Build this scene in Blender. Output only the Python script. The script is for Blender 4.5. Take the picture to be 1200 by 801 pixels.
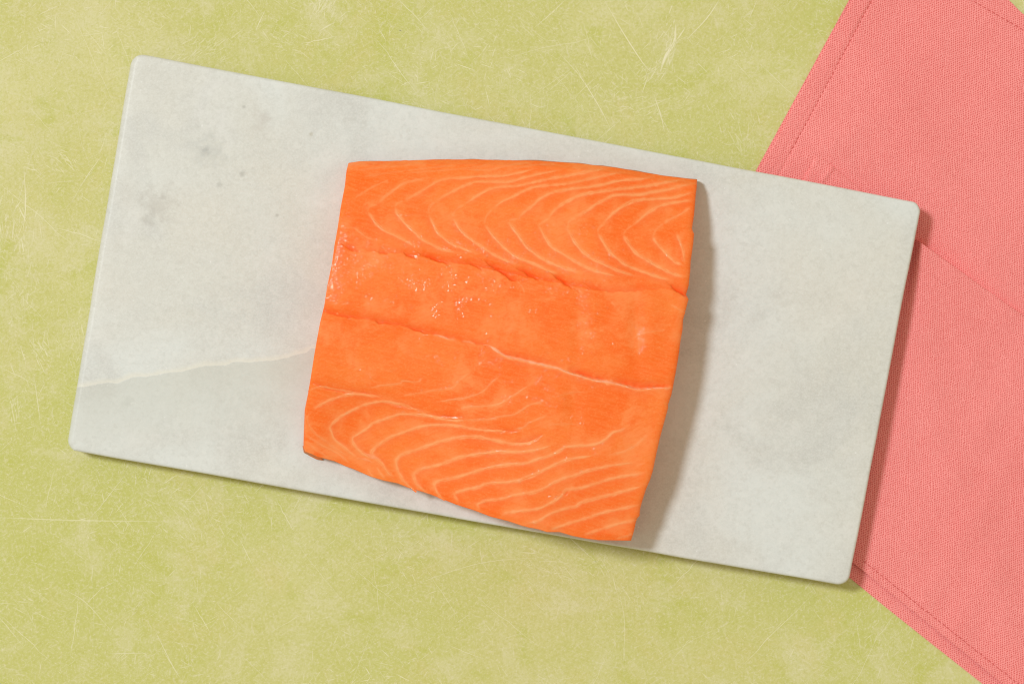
import bpy, math, random
import numpy as np
from mathutils import Vector
from mathutils.kdtree import KDTree

for o in list(bpy.data.objects): bpy.data.objects.remove(o)
scene = bpy.context.scene
R = math.radians
rng = np.random.default_rng(7); random.seed(7)

# ------------------------------------------------------------------ camera, light, exposure
S = 0.0004255            # metres on the table per photo pixel
CAM_H = 1.4              # camera height above the table
cd = bpy.data.cameras.new('camera'); cam = bpy.data.objects.new('camera', cd)
scene.collection.objects.link(cam)
cam.location = (0, 0, CAM_H); cam.rotation_euler = (0, 0, 0)
cd.sensor_width = 36; cd.lens = 36 * CAM_H / (1200 * S); cd.clip_start = 0.05; cd.clip_end = 50
scene.camera = cam

world = bpy.data.worlds.new('World'); scene.world = world; world.use_nodes = True
bg = world.node_tree.nodes['Background']
bg.inputs['Color'].default_value = (1.0, 0.88, 0.64, 1); bg.inputs['Strength'].default_value = 0.55

KEY_D, KEY_EL = 7.0, R(59)
kd_ = bpy.data.lights.new('key_softbox', 'AREA'); key = bpy.data.objects.new('key_softbox', kd_)
scene.collection.objects.link(key)
kd_.shape = 'DISK'; kd_.size = 1.15; kd_.energy = 302; kd_.color = (0.93, 1.0, 1.06)
key.location = (-KEY_D * math.cos(KEY_EL) * 0.88, KEY_D * math.cos(KEY_EL) * 0.475, KEY_D * math.sin(KEY_EL))
key.rotation_euler = (Vector((0, 0, 0)) - key.location).to_track_quat('-Z', 'Y').to_euler()

vs = scene.view_settings
vs.view_transform = 'Standard'; vs.look = 'None'; vs.exposure = 0.0; vs.gamma = 1.0; vs.use_curve_mapping = False
scene.cycles.filter_width = 1.2
scene.render.resolution_x, scene.render.resolution_y = 1024, 683

# ------------------------------------------------------------------ helpers
col = scene.collection
def P(px, py, z):
    """point at height z seen at photo pixel (px, py); arrays allowed"""
    f = S * (CAM_H - z) / CAM_H
    return np.stack([(px - 600) * f, (400.5 - py) * f, z * np.ones_like(px)], -1)
def link(name, me, parent=None, mat=None):
    o = bpy.data.objects.new(name, me); col.objects.link(o)
    if parent: o.parent = parent
    if mat and me: me.materials.append(mat)
    return o
def mesh(name, verts, faces, smooth=True, attrs=None):
    me = bpy.data.meshes.new(name)
    verts = np.asarray(verts, np.float32).reshape(-1, 3)
    quads = isinstance(faces, np.ndarray)
    if quads:
        n, k = faces.shape
        me.vertices.add(len(verts)); me.vertices.foreach_set('co', verts.ravel())
        me.loops.add(n * k); me.loops.foreach_set('vertex_index', faces.astype(np.int32).ravel())
        me.polygons.add(n); me.polygons.foreach_set('loop_start', (np.arange(n) * k).astype(np.int32))
        me.update(calc_edges=True)
    else:
        me.from_pydata(verts.tolist(), [], faces)
    me.polygons.foreach_set('use_smooth', [smooth] * len(me.polygons))
    for k, v in (attrs or {}).items():
        a = me.attributes.new(k, 'FLOAT', 'POINT'); a.data.foreach_set('value', np.asarray(v, np.float32).ravel())
    me.validate(); me.update()
    return me
def empty(name, loc=(0, 0, 0)):
    o = bpy.data.objects.new(name, None); col.objects.link(o); o.location = loc; o.empty_display_size = .02
    return o
def grid_faces(nv, nu, off=0):
    i = np.arange(nv * nu).reshape(nv, nu) + off
    return np.stack([i[:-1, :-1], i[1:, :-1], i[1:, 1:], i[:-1, 1:]], -1).reshape(-1, 4)
def sm(a, b, x):
    t = np.clip((x - a) / (b - a), 0, 1); return t * t * (3 - 2 * t)
def resample(pts, n):
    pts = np.asarray(pts, float); d = np.r_[0, np.cumsum(np.hypot(*np.diff(pts, axis=0).T))]
    t = np.linspace(0, d[-1], n)
    return np.stack([np.interp(t, d, pts[:, 0]), np.interp(t, d, pts[:, 1])], -1)
def spline(pts, n=12):
    p = np.asarray(pts, float); p = np.vstack([2 * p[0] - p[1], p, 2 * p[-1] - p[-2]]); out = []
    for i in range(1, len(p) - 2):
        t = np.linspace(0, 1, n, endpoint=False)[:, None]
        a, b, c, d = p[i - 1], p[i], p[i + 1], p[i + 2]
        out.append(.5 * (2 * b + (c - a) * t + (2 * a - 5 * b + 4 * c - d) * t ** 2 + (3 * b - a - 3 * c + d) * t ** 3))
    return np.vstack(out + [p[-2:-1]])
def noise2(h, w, scale, seed):
    """smooth periodic noise, unit variance; scale = feature size in cells (y, x)"""
    r = np.random.default_rng(seed); f = np.fft.rfft2(r.standard_normal((h, w)))
    sy, sx = scale if isinstance(scale, tuple) else (scale, scale)
    ky = np.fft.fftfreq(h)[:, None]; kx = np.fft.rfftfreq(w)[None]
    f *= np.exp(-2 * math.pi ** 2 * ((ky * sy * .4) ** 2 + (kx * sx * .4) ** 2))
    n = np.fft.irfft2(f, (h, w)); return (n - n.mean()) / n.std()
def polydist(px, py, pts, far=30):
    """unsigned distance, side sign (+ below/right of travel) and position along a polyline"""
    D = np.full(px.shape, 1e3); SG = np.zeros(px.shape); A = np.zeros(px.shape)
    pts = np.asarray(pts, float)
    m = (px > pts[:, 0].min() - far) & (px < pts[:, 0].max() + far) & (py > pts[:, 1].min() - far) & (py < pts[:, 1].max() + far)
    x, y = px[m], py[m]; d = np.full(x.shape, 1e3); sg = np.zeros(x.shape); al = np.zeros(x.shape)
    n = len(pts) - 1
    for i in range(n):
        a, b = pts[i], pts[i + 1]; e = b - a; L = e @ e + 1e-9
        tt = ((x - a[0]) * e[0] + (y - a[1]) * e[1]) / L; t = np.clip(tt, 0, 1)
        dx, dy = x - a[0] - t * e[0], y - a[1] - t * e[1]; dd = np.hypot(dx, dy)
        k = dd < d; d[k] = dd[k]; al[k] = (i + t[k]) / n
        sg[k] = np.sign(e[0] * (y[k] - a[1]) - e[1] * (x[k] - a[0]))
    D[m], SG[m], A[m] = d, sg, al
    return D, SG, A

class NT:
    def __init__(s, name):
        s.mat = bpy.data.materials.new(name); s.mat.use_nodes = True
        s.t = s.mat.node_tree; s.b = s.t.nodes['Principled BSDF']
    def n(s, ty, **kw):
        nd = s.t.nodes.new(ty)
        for k, v in kw.items():
            if k.startswith('_'): setattr(nd, k[1:], v)
        return nd
    def set(s, sock, v):
        if hasattr(v, 'is_linked') or isinstance(v, bpy.types.NodeSocket): s.t.links.new(v, sock)
        elif isinstance(v, tuple) and len(v) == 3 and sock.type == 'RGBA': sock.default_value = (*v, 1)
        else: sock.default_value = v
    def coord(s): return s.n('ShaderNodeTexCoord').outputs['Object']
    def geo(s): return s.n('ShaderNodeNewGeometry').outputs['Position']
    def math(s, op, a, b=0.0, c=0.0, clamp=False):
        nd = s.n('ShaderNodeMath', _operation=op, _use_clamp=clamp)
        s.set(nd.inputs[0], a); s.set(nd.inputs[1], b); s.set(nd.inputs[2], c); return nd.outputs[0]
    def vmap(s, v, loc=(0, 0, 0), rot=(0, 0, 0), sc=(1, 1, 1)):
        if rot[2] and sc != (1, 1, 1): v = s.vmap(v, (0, 0, 0), rot); rot = (0, 0, 0)
        nd = s.n('ShaderNodeMapping'); s.set(nd.inputs[0], v)
        nd.inputs[1].default_value = loc; nd.inputs[2].default_value = rot; nd.inputs[3].default_value = sc; return nd.outputs[0]
    def noise(s, v, scale, detail=4, rough=.55, dist=0):
        nd = s.n('ShaderNodeTexNoise'); s.set(nd.inputs['Vector'], v); nd.inputs['Scale'].default_value = scale
        nd.inputs['Detail'].default_value = detail; nd.inputs['Roughness'].default_value = rough
        nd.inputs['Distortion'].default_value = dist; return nd.outputs['Fac']
    def ramp(s, f, a, b, lo=0.0, hi=1.0):
        nd = s.n('ShaderNodeMapRange', _interpolation_type='SMOOTHSTEP'); s.set(nd.inputs[0], f)
        for i, v in zip((1, 2, 3, 4), (a, b, lo, hi)): nd.inputs[i].default_value = v
        return nd.outputs[0]
    def mix(s, f, a, b, mode='MIX'):
        nd = s.n('ShaderNodeMix', _data_type='RGBA', _blend_type=mode)
        s.set(nd.inputs[0], f); s.set(nd.inputs[6], a); s.set(nd.inputs[7], b); return nd.outputs[2]
    def attr(s, name): return s.n('ShaderNodeAttribute', _attribute_name=name).outputs['Fac']
    def sep(s, v):
        nd = s.n('ShaderNodeSeparateXYZ'); s.set(nd.inputs[0], v); return nd.outputs
    def bump(s, h, strength, dist):
        nd = s.n('ShaderNodeBump'); s.set(nd.inputs['Height'], h)
        nd.inputs['Strength'].default_value = strength; nd.inputs['Distance'].default_value = dist
        s.set(s.b.inputs['Normal'], nd.outputs[0]); return nd.outputs[0]
    def out(s, **kw):
        for k, v in kw.items(): s.set(s.b.inputs[k.replace('_', ' ')], v)
        return s.mat
def lin(r, g, b):
    f = lambda c: c / 12.92 if c <= .04045 else ((c + .055) / 1.055) ** 2.4
    return (f(r / 255), f(g / 255), f(b / 255))

# ------------------------------------------------------------------ materials
def table_colour(t):
    p = t.geo()
    big = t.ramp(t.noise(p, 6, 3, .55, .4), .34, .66)
    c = t.mix(big, lin(195, 195, 114), lin(203, 198, 130))
    cloud = t.ramp(t.noise(t.vmap(p, (2, 6, 0)), 11, 5, .6, .7), .48, .74, 0, .6)
    c = t.mix(cloud, c, lin(216, 211, 158))
    patch = t.ramp(t.noise(t.vmap(p, (3, 1, 0)), 34, 7, .72, .5), .47, .70, 0, .75)
    c = t.mix(patch, c, lin(214, 208, 162))
    warm = t.ramp(t.noise(t.vmap(p, (7, 5, 0)), 16, 6, .7, .3), .5, .70, 0, .4)
    c = t.mix(warm, c, lin(208, 194, 122))
    green = t.ramp(t.noise(t.vmap(p, (1, 9, 0)), 42, 6, .7, .4), .50, .70, 0, .7)
    c = t.mix(green, c, lin(188, 190, 92))
    # short, matted brush and wear fibres at three angles
    for i, a in enumerate((22, 78, 141)):
        f = t.noise(t.vmap(p, (i * 2.3, i, 0), (0, 0, R(a)), (230, 900, 1)), 1.0, 3, .65, .9)
        c = t.mix(t.ramp(f, .53, .72, 0, .40), c, lin(220, 213, 176))
        c = t.mix(t.ramp(f, .30, .45, .26, 0), c, lin(182, 178, 90))
    g = t.noise(p, 780, 3, .8)
    c = t.mix(t.ramp(g, .52, .68, 0, .52), c, lin(223, 215, 180))
    c = t.mix(t.ramp(g, .32, .47, .38, 0), c, lin(182, 177, 88))
    return c, g
t = NT('painted_tabletop'); c, g = table_colour(t)
t.bump(g, .25, .0004); M_TABLE = t.out(Base_Color=c, Roughness=.62)
t.b.inputs['Specular IOR Level'].default_value = .25
t = NT('table_scratches'); c, g = table_colour(t)
c = t.mix(t.attr('pale'), c, lin(240, 233, 206)); M_SCRATCH = t.out(Base_Color=c, Roughness=.65)
t.b.inputs['Specular IOR Level'].default_value = .25

def marble():
    t = NT('white_marble'); p = t.geo(); x, y, z = t.sep(p)
    c = lin(214, 217, 215)
    c = t.mix(t.ramp(t.noise(p, 9, 5, .55, .8), .38, .68), c, lin(208, 206, 198))
    c = t.mix(t.ramp(t.noise(t.vmap(p, (4, 2, 0)), 24, 6, .6, .5), .45, .7, 0, .9), c, lin(199, 199, 195))
    c = t.mix(t.ramp(t.noise(t.vmap(p, (9, 4, 1)), 34, 5, .6, .4), .52, .78, 0, .7), c, lin(221, 220, 217))
    c = t.mix(t.ramp(t.noise(t.vmap(p, (2, 8, 1)), 13, 4, .5), .5, .75, 0, .5), c, lin(213, 207, 196))
    # crystalline grain and a few bright crystals
    for sc, k, seed in ((330, .08, 0), (640, .11, 5)):
        vo = t.n('ShaderNodeTexVoronoi'); t.set(vo.inputs['Vector'], t.vmap(p, (seed, 2, 1))); vo.inputs['Scale'].default_value = sc
        cr = t.sep(vo.outputs['Color'])[0]
        c = t.mix(t.ramp(cr, .55, 1, 0, k), c, lin(236, 237, 232)); c = t.mix(t.ramp(cr, 0, .4, k, 0), c, lin(192, 192, 184))
    g = t.noise(p, 1100, 2, .6)
    c = t.mix(t.ramp(g, .35, .7, 0, .38), c, lin(223, 223, 220))
    g2 = t.noise(t.vmap(p, (1, 2, 3)), 420, 3, .6)
    c = t.mix(t.ramp(g2, .3, .5, .2, 0), c, lin(187, 185, 178))
    sp = t.noise(t.vmap(p, (5, 2, 3)), 520, 1, .5)
    c = t.mix(t.ramp(sp, .76, .82, 0, .5), c, lin(237, 237, 236))
    # the long vein: a pale line with a greyer field below it
    n1 = t.noise(p, 38, 3, .55); n2 = t.noise(p, 260, 3, .6)
    x0, y0, _ = P(np.array(95.), np.array(454.), .015); x1, y1, _ = P(np.array(366.), np.array(412.), .015)
    sl = (y1 - y0) / (x1 - x0)
    lx = t.math('SUBTRACT', x, float(x0))
    f = t.math('MULTIPLY_ADD', lx, float(sl), float(y0))
    f = t.math('ADD', f, t.math('MULTIPLY', t.math('SUBTRACT', n1, .5), .0105))
    f = t.math('ADD', f, t.math('MULTIPLY', t.math('SUBTRACT', n2, .5), .0016))
    d = t.math('SUBTRACT', y, f)
    here = t.math('MULTIPLY', t.ramp(x, -.10, .02, 1, 0), 1.0)
    below = t.math('MULTIPLY', t.ramp(d, -.0005, .0001, 1, 0), t.ramp(d, -.05, -.002, 0, 1))
    c = t.mix(t.math('MULTIPLY', t.math('MULTIPLY', below, here), .42), c, lin(194, 195, 185))
    above = t.math('MULTIPLY', t.ramp(d, -.0003, .0003, 0, 1), t.ramp(d, .0002, .0035, 1, 0))
    c = t.mix(t.math('MULTIPLY', t.math('MULTIPLY', above, here), .55), c, lin(227, 223, 209))
    # grey mineral spots
    dn = t.noise(p, 210, 3, .6)
    for (px, py, r, k, co) in [(241, 176, 7, .55, (150, 150, 148)), (243, 174, 24, .4, (178, 180, 178)), (283, 203, 5, .55, (150, 148, 142)),
                               (257, 216, 5, .4, (155, 152, 146)), (190, 228, 8, .4, (158, 154, 148)), (176, 256, 13, .4, (165, 162, 156)),
                               (186, 238, 24, .42, (178, 172, 164)), (306, 144, 16, .4, (184, 176, 168)), (364, 157, 3, .5, (160, 150, 120)),
                               (324, 252, 3, .6, (160, 156, 146)), (286, 125, 3, .4, (135, 132, 124)), (360, 95, 5, .3, (170, 165, 150)),
                               (205, 250, 3, .4, (165, 160, 150)), (150, 470, 9, .25, (176, 178, 168)), (930, 420, 14, .12, (190, 188, 178))]:
        q = P(np.array(float(px)), np.array(float(py)), .016)
        nd = t.n('ShaderNodeVectorMath', _operation='DISTANCE'); cx = t.n('ShaderNodeCombineXYZ')
        t.set(cx.inputs[0], x); t.set(cx.inputs[1], y); cx.inputs[2].default_value = .016
        t.set(nd.inputs[0], cx.outputs[0]); nd.inputs[1].default_value = tuple(float(v) for v in q)
        dd = t.math('MULTIPLY_ADD', t.math('SUBTRACT', dn, .5), r * S * 2.8, nd.outputs['Value'])
        c = t.mix(t.ramp(dd, 0, r * S * 1.15, k * .8, 0), c, lin(*co))
    t.bump(t.math('ADD', g, t.noise(p, 180, 3, .6)), .08, .0004)
    m = t.out(Base_Color=c, Roughness=.42)
    t.b.inputs['Specular IOR Level'].default_value = .35
    return m
M_MARBLE = marble()

def flesh(name, extra=None):
    t = NT(name); p = t.geo()
    c = t.mix(t.ramp(t.noise(p, 26, 4, .55, .4), .35, .68), lin(250, 108, 24), lin(251, 128, 50))
    c = t.mix(t.ramp(t.noise(t.vmap(p, (2, 5, 0)), 60, 4, .6, .3), .46, .70, 0, .85), c, lin(252, 144, 78))
    c = t.mix(t.ramp(t.noise(t.vmap(p, (0, 0, 0), (0, 0, R(14)), (130, 800, 1)), 1, 3, .6), .38, .66, 0, .32), c, lin(252, 142, 74))
    c = t.mix(t.ramp(t.noise(t.vmap(p, (5, 0, 0), (0, 0, R(-22)), (160, 900, 1)), 1, 3, .65), .36, .6, .2, 0), c, lin(249, 98, 18))
    c = t.mix(t.ramp(t.noise(p, 900, 3, .7), .45, .72, 0, .34), c, lin(252, 148, 82))
    c = t.mix(t.ramp(t.noise(t.vmap(p, (3, 3, 0)), 240, 3, .65), .5, .75, 0, .35), c, lin(250, 100, 16))
    flake_shade = t.attr('flake_shade'); c = t.mix(flake_shade, c, lin(246, 80, 0))  # shade between the flakes, painted as a deeper orange
    fat = t.attr('fat')
    fm = t.math('MULTIPLY', fat, t.ramp(t.noise(p, 330, 3, .6), .25, .6, .62, 1.0))
    c = t.mix(fm, c, lin(*(extra or (254, 164, 104))))
    t.out(Base_Color=c, Roughness=.55)
    b = t.b
    b.inputs['Subsurface Weight'].default_value = .12; b.inputs['Subsurface Radius'].default_value = (.002, .0010, .0005)
    b.inputs['Subsurface Scale'].default_value = 1.0
    b.inputs['Specular IOR Level'].default_value = .18
    b.inputs['Coat Weight'].default_value = .42; b.inputs['Coat Roughness'].default_value = .06; b.inputs['Coat IOR'].default_value = 1.38
    # wet film: fine broken relief on the coat only, rougher where the flesh is torn
    wm = t.math('MULTIPLY', t.attr('wet'), t.ramp(t.noise(t.vmap(p, (6, 1, 0)), 120, 3, .65), .42, .68, .10, 1.0))
    h = t.noise(t.vmap(p, (0, 0, 0), (0, 0, R(25)), (1.0, .7, 1)), 740, 1.5, .5)
    nd = t.n('ShaderNodeBump'); t.set(nd.inputs['Height'], h); t.set(nd.inputs['Strength'], wm); nd.inputs['Distance'].default_value = .0021
    t.set(b.inputs['Coat Normal'], nd.outputs[0])
    return t.mat
M_FLESH = flesh('salmon_flesh')
M_SEAM = flesh('salmon_connective_tissue', (255, 184, 146))
t = NT('salmon_skin'); p = t.geo()
c = t.mix(t.ramp(t.noise(p, 300, 3), .4, .65), lin(206, 112, 56), lin(172, 120, 82)); M_SKIN = t.out(Base_Color=c, Roughness=.4)

def cloth():
    t = NT('coral_canvas'); p = t.geo()
    q = t.vmap(p, (0, 0, 0), (0, 0, R(-38)))
    # slightly wandering yarns on a skewed lattice
    wob = t.math('MULTIPLY', t.math('SUBTRACT', t.noise(p, 90, 6, .75), .5), .0042)
    x, y, z = t.sep(p)
    x = t.math('ADD', x, wob); y = t.math('ADD', y, wob)
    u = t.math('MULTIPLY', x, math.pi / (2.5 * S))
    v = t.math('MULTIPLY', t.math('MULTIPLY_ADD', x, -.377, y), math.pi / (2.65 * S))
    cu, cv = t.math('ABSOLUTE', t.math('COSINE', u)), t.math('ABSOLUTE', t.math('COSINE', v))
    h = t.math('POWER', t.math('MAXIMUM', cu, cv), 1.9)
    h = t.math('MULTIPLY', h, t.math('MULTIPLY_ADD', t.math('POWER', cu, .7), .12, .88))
    yarn = t.noise(t.vmap(p, (0, 0, 0), (0, 0, R(-20)), (110, 1000, 1)), 1, 3, .65)
    yarn2 = t.noise(t.vmap(p, (4, 0, 0), (0, 0, 0), (1000, 110, 1)), 1, 3, .65)
    c = t.mix(t.ramp(t.noise(p, 14, 4, .5), .35, .7), lin(246, 135, 133), lin(250, 143, 141))
    c = t.mix(t.ramp(yarn, .35, .7, 0, .45), c, lin(254, 157, 154))
    c = t.mix(t.ramp(yarn2, .35, .7, .0, .45), c, lin(242, 123, 121))
    c = t.mix(t.ramp(h, .1, .62, .78, 0), c, lin(202, 81, 77))  # self-shadow in the yarn gaps, painted as a darker coral
    c = t.mix(t.ramp(h, .72, 1., 0, .5), c, lin(255, 177, 173))
    nb = t.math('ADD', h, t.math('MULTIPLY', t.noise(p, 2600, 2), .3))
    t.bump(nb, .5, .0004)
    m = t.out(Base_Color=c, Roughness=.85)
    t.b.inputs['Specular IOR Level'].default_value = .15; t.b.inputs['Sheen Weight'].default_value = .08
    t.b.inputs['Sheen Roughness'].default_value = .5
    return m
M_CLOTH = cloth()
t = NT('seam_thread'); M_THREAD = t.out(Base_Color=lin(208, 92, 86), Roughness=.8)

# ------------------------------------------------------------------ tabletop (setting)
W, D_ = 1.1, .8
v = [(-W, -D_, 0), (W, -D_, 0), (W, D_, 0), (-W, D_, 0), (-W, -D_, -.025), (W, -D_, -.025), (W, D_, -.025), (-W, D_, -.025)]
table = link('tabletop', mesh('tabletop', v, [(0, 1, 2, 3), (7, 6, 5, 4), (0, 4, 5, 1), (1, 5, 6, 2), (2, 6, 7, 3), (3, 7, 4, 0)], False), None, M_TABLE)
table['kind'] = 'structure'; table['label'] = 'yellow-green painted tabletop worn with pale scratches'
# hairline scratches and scuffs: thin slivers lying in the paint
def scratches():
    V, F, A = [], [], []
    def sliver(pts, w, pale):
        n = len(pts); d = np.gradient(pts, axis=0); d /= np.hypot(d[:, 0], d[:, 1])[:, None] + 1e-9
        nrm = np.stack([-d[:, 1], d[:, 0]], -1); ww = w * np.sin(np.linspace(.12, math.pi - .12, n)) ** .6
        z = rng.uniform(8e-6, 3.2e-5); b = len(V)
        for k in range(n):
            for s_ in (-.5, .5):
                q = pts[k] + nrm[k] * ww[k] * s_
                V.append(((q[0] - 600) * S, (400.5 - q[1]) * S, z)); A.append(pale * (.55 + .45 * math.sin(math.pi * k / (n - 1))))
        for k in range(n - 1): F.append((b + 2 * k, b + 2 * k + 1, b + 2 * k + 3, b + 2 * k + 2))
    def rnd(cx, cy, L, ang, w, pale, curve=.05):
        n = 3 if L < 9 else (5 if L < 30 else 9); t_ = np.linspace(-.5, .5, n)
        k = rng.normal(0, curve); x = t_ * L; y = k * L * (t_ ** 2) + (rng.normal(0, .006 * L, n) if L > 25 else 0)
        c_, s_ = math.cos(ang), math.sin(ang); sliver(np.stack([cx + x * c_ - y * s_, cy + x * s_ + y * c_], -1), w, pale)
    dens = noise2(150, 200, 9, 5); dens2 = noise2(150, 200, 26, 6)
    cnt = 0
    while cnt < 6500:
        x, y = rng.uniform(-60, 1260), rng.uniform(-60, 860)
        dn = dens[int((y + 60) / 920 * 149), int((x + 60) / 1320 * 199)] * .6 + dens2[int((y + 60) / 920 * 149), int((x + 60) / 1320 * 199)] * .6
        if rng.random() > .5 + .3 * dn: continue
        rnd(x, y, rng.gamma(2.2, 3.6) + 2, rng.uniform(0, math.pi), rng.uniform(.4, 1.0), rng.uniform(.08, .45) * (1 + .25 * dn)); cnt += 1
    for i in range(260):      # longer fine scratches
        rnd(rng.uniform(-40, 1240), rng.uniform(-40, 840), rng.gamma(2.5, 18) + 15, rng.choice([R(55), R(68), R(118), R(160), R(30)]) + rng.normal(0, .2), rng.uniform(.4, .9), rng.uniform(.15, .6), .04)
    # scuffs seen in the photograph: centre, spread, count, angle, paleness
    for (cx, cy, sx, sy, n, ang, pl) in [(786, 52, 4, 14, 45, R(112), .5), (766, 86, 9, 6, 35, R(130), .4), (235, 62, 22, 12, 70, R(140), .4), (382, 8, 12, 12, 60, R(120), .45),
            (14, 258, 10, 26, 80, R(95), .45), (62, 190, 16, 10, 45, R(40), .38), (46, 410, 9, 8, 45, R(60), .45), (18, 476, 6, 6, 22, R(90), .4), (330, 45, 16, 8, 40, R(30), .35), (740, 125, 26, 10, 60, R(165), .3),
            (700, 95, 30, 20, 70, R(55), .26), (870, 165, 18, 20, 50, R(75), .3), (1040, 745, 22, 26, 60, R(115), .34), (225, 610, 40, 12, 60, R(60), .32), (655, 665, 20, 10, 50, R(20), .3),
            (30, 700, 16, 8, 30, R(20), .35), (560, 30, 60, 14, 80, R(30), .2), (640, 30, 22, 22, 50, R(45), .24), (30, 330, 14, 30, 50, R(100), .3), (85, 395, 10, 20, 35, R(95), .35), (730, 700, 30, 20, 60, R(70), .24), (930, 770, 60, 18, 60, R(20), .22), (130, 30, 60, 16, 80, R(30), .22)]:
        for i in range(n):
            rnd(cx + rng.normal(0, sx), cy + rng.normal(0, sy), rng.gamma(2, 4) + 3, ang + rng.normal(0, .3), rng.uniform(.5, 1.5), pl * rng.uniform(.35, 1.25))
    for pts, w, pl in [([(708, 0), (730, 38), (752, 72), (762, 84)], .9, .5), ([(843, 0), (828, 22), (805, 46)], .9, .5), ([(792, 30), (790, 50), (780, 66), (774, 84)], 2.6, .6),
                       ([(655, 62), (680, 90), (702, 125), (716, 152)], 1.0, .42), ([(766, 110), (774, 134), (779, 155)], 1.0, .45), ([(760, 88), (752, 110)], 1.0, .4), ([(626, 33), (648, 14), (662, 0)], 1.1, .35),
                       ([(311, 12), (304, 26), (300, 36)], .9, .45), ([(28, 195), (30, 240), (27, 270)], 1.0, .5), ([(0, 606), (80, 609), (200, 611)], 1.2, .3), ([(75, 690), (100, 705), (130, 738)], .9, .3), ([(190, 760), (212, 795)], .8, .4),
                       ([(180, 735), (195, 765), (208, 790)], .8, .35), ([(40, 440), (44, 470), (48, 500)], .8, .35), ([(870, 400), (900, 380)], .8, .2), ([(470, 690), (560, 660), (640, 652)], .8, .25), ([(725, 690), (732, 730), (730, 780)], .9, .25)]:
        sliver(spline(pts, 6), w * 1.15, min(.95, pl * 1.3))
    me = mesh('scratches', V, np.array(F), False, {'pale': np.clip(A, 0, .95)})
    o = link('scratches', me, table, M_SCRATCH); o['kind'] = 'stuff'; o['label'] = 'pale hairline scratches and scuffs in the green paint'
scratches()

# ------------------------------------------------------------------ marble board, its right end propped on the napkin
TH = .014
def slab_lift(px): return .0002 + .0044 * np.clip((px - 80) / 1000, -.1, 1.1)
def slab_top(px): return TH + slab_lift(px)
CORN = [((155, 62), 14), ((1081, 238), 11), ((994, 687), 14), ((76, 527), 13)]
def rounded_outline():
    out = []; n = len(CORN)
    for i in range(n):
        p0, (p1, r), p2 = np.array(CORN[i - 1][0], float), (np.array(CORN[i][0], float), CORN[i][1]), np.array(CORN[(i + 1) % n][0], float)
        a = (p0 - p1) / np.linalg.norm(p0 - p1); b = (p2 - p1) / np.linalg.norm(p2 - p1)
        half = math.acos(np.clip(a @ b, -1, 1)) / 2; Lt = r / math.tan(half); bis = (a + b) / np.linalg.norm(a + b); cc = p1 + bis * r / math.sin(half)
        s0, s1 = p1 + a * Lt - cc, p1 + b * Lt - cc
        a0, a1 = math.atan2(s0[1], s0[0]), math.atan2(s1[1], s1[0]); da = (a1 - a0 + math.pi) % (2 * math.pi) - math.pi
        for k in range(13): an = a0 + da * k / 12; out.append(cc + r * np.array([math.cos(an), math.sin(an)]))
        e0 = out[-1]; 
        q0, r2 = np.array(CORN[(i + 1) % n][0], float), CORN[(i + 1) % n][1]
        e1 = q0 - (q0 - p1) / np.linalg.norm(q0 - p1) * r2
        m = 90 if i % 2 == 0 else 50
        for k in range(1, m): out.append(e0 + (e1 - e0) * k / m)
    return np.array(out)
OUT = rounded_outline(); NO = len(OUT)
tang = np.roll(OUT, -1, 0) - np.roll(OUT, 1, 0); tang /= np.linalg.norm(tang, axis=1)[:, None]
INW = np.stack([-tang[:, 1], tang[:, 0]], -1)          # inward for this winding (image y down, clockwise on screen)
if ((np.array([580, 375]) - OUT) * INW).sum() < 0: INW = -INW
# hand-finished edge: tiny chips and waver
wav = noise2(1, NO, (1, 6), 3)[0] * .22 + noise2(1, NO, (1, 40), 4)[0] * .35
def slab():
    rings = []; RB = (.0016 + .0017 * sm(.3, .8, INW[:, 0]))[:, None]; RZ = RB[:, 0]
    prof = [(RB * (1 - math.sin(a)) , -RZ * (1 - math.cos(a))) for a in np.linspace(0, math.pi / 2, 9)]
    prof += [(.0, -.006), (.0, -TH + .0016), (.0004, -TH + .0006), (.0012, -TH)]
    for k, (i, dz) in enumerate(prof):
        q = OUT + INW * (i / S + wav[:, None]); z = slab_top(q[:, 0]) + dz
        zt = slab_top(OUT[:, 0]); f = S * (CAM_H - zt) / CAM_H
        rings.append(np.stack([(q[:, 0] - 600) * f, (400.5 - q[:, 1]) * f, z], -1))
    c0 = rings[0].mean(0)
    rings = [np.stack([c0[0] + (rings[0][:, 0] - c0[0]) * k, c0[1] + (rings[0][:, 1] - c0[1]) * k, c0[2] + (rings[0][:, 2] - c0[2]) * k], -1) for k in (.03, .2, .4, .6, .75, .87, .94, .975)] + rings
    V = np.vstack(rings); F = []
    for k in range(len(rings) - 1):
        for i in range(NO):
            j = (i + 1) % NO; F.append((k * NO + i, (k + 1) * NO + i, (k + 1) * NO + j, k * NO + j))
    F.append(tuple(range(NO))); F.append(tuple(reversed(range((len(rings) - 1) * NO, len(rings) * NO))))
    base = np.array([-.008, .011, 0]); V = V - base
    me = mesh('marble_board', V, F, True); o = link('marble_board', me, None, M_MARBLE); o.location = base
    o['label'] = 'white marble serving board under the salmon, one pale vein at left'; o['category'] = 'cutting board'
    bm_fix(o)
def bm_fix(o):
    import bmesh
    bm = bmesh.new(); bm.from_mesh(o.data); bmesh.ops.recalc_face_normals(bm, faces=bm.faces); bm.to_mesh(o.data); bm.free()
slab()

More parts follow.
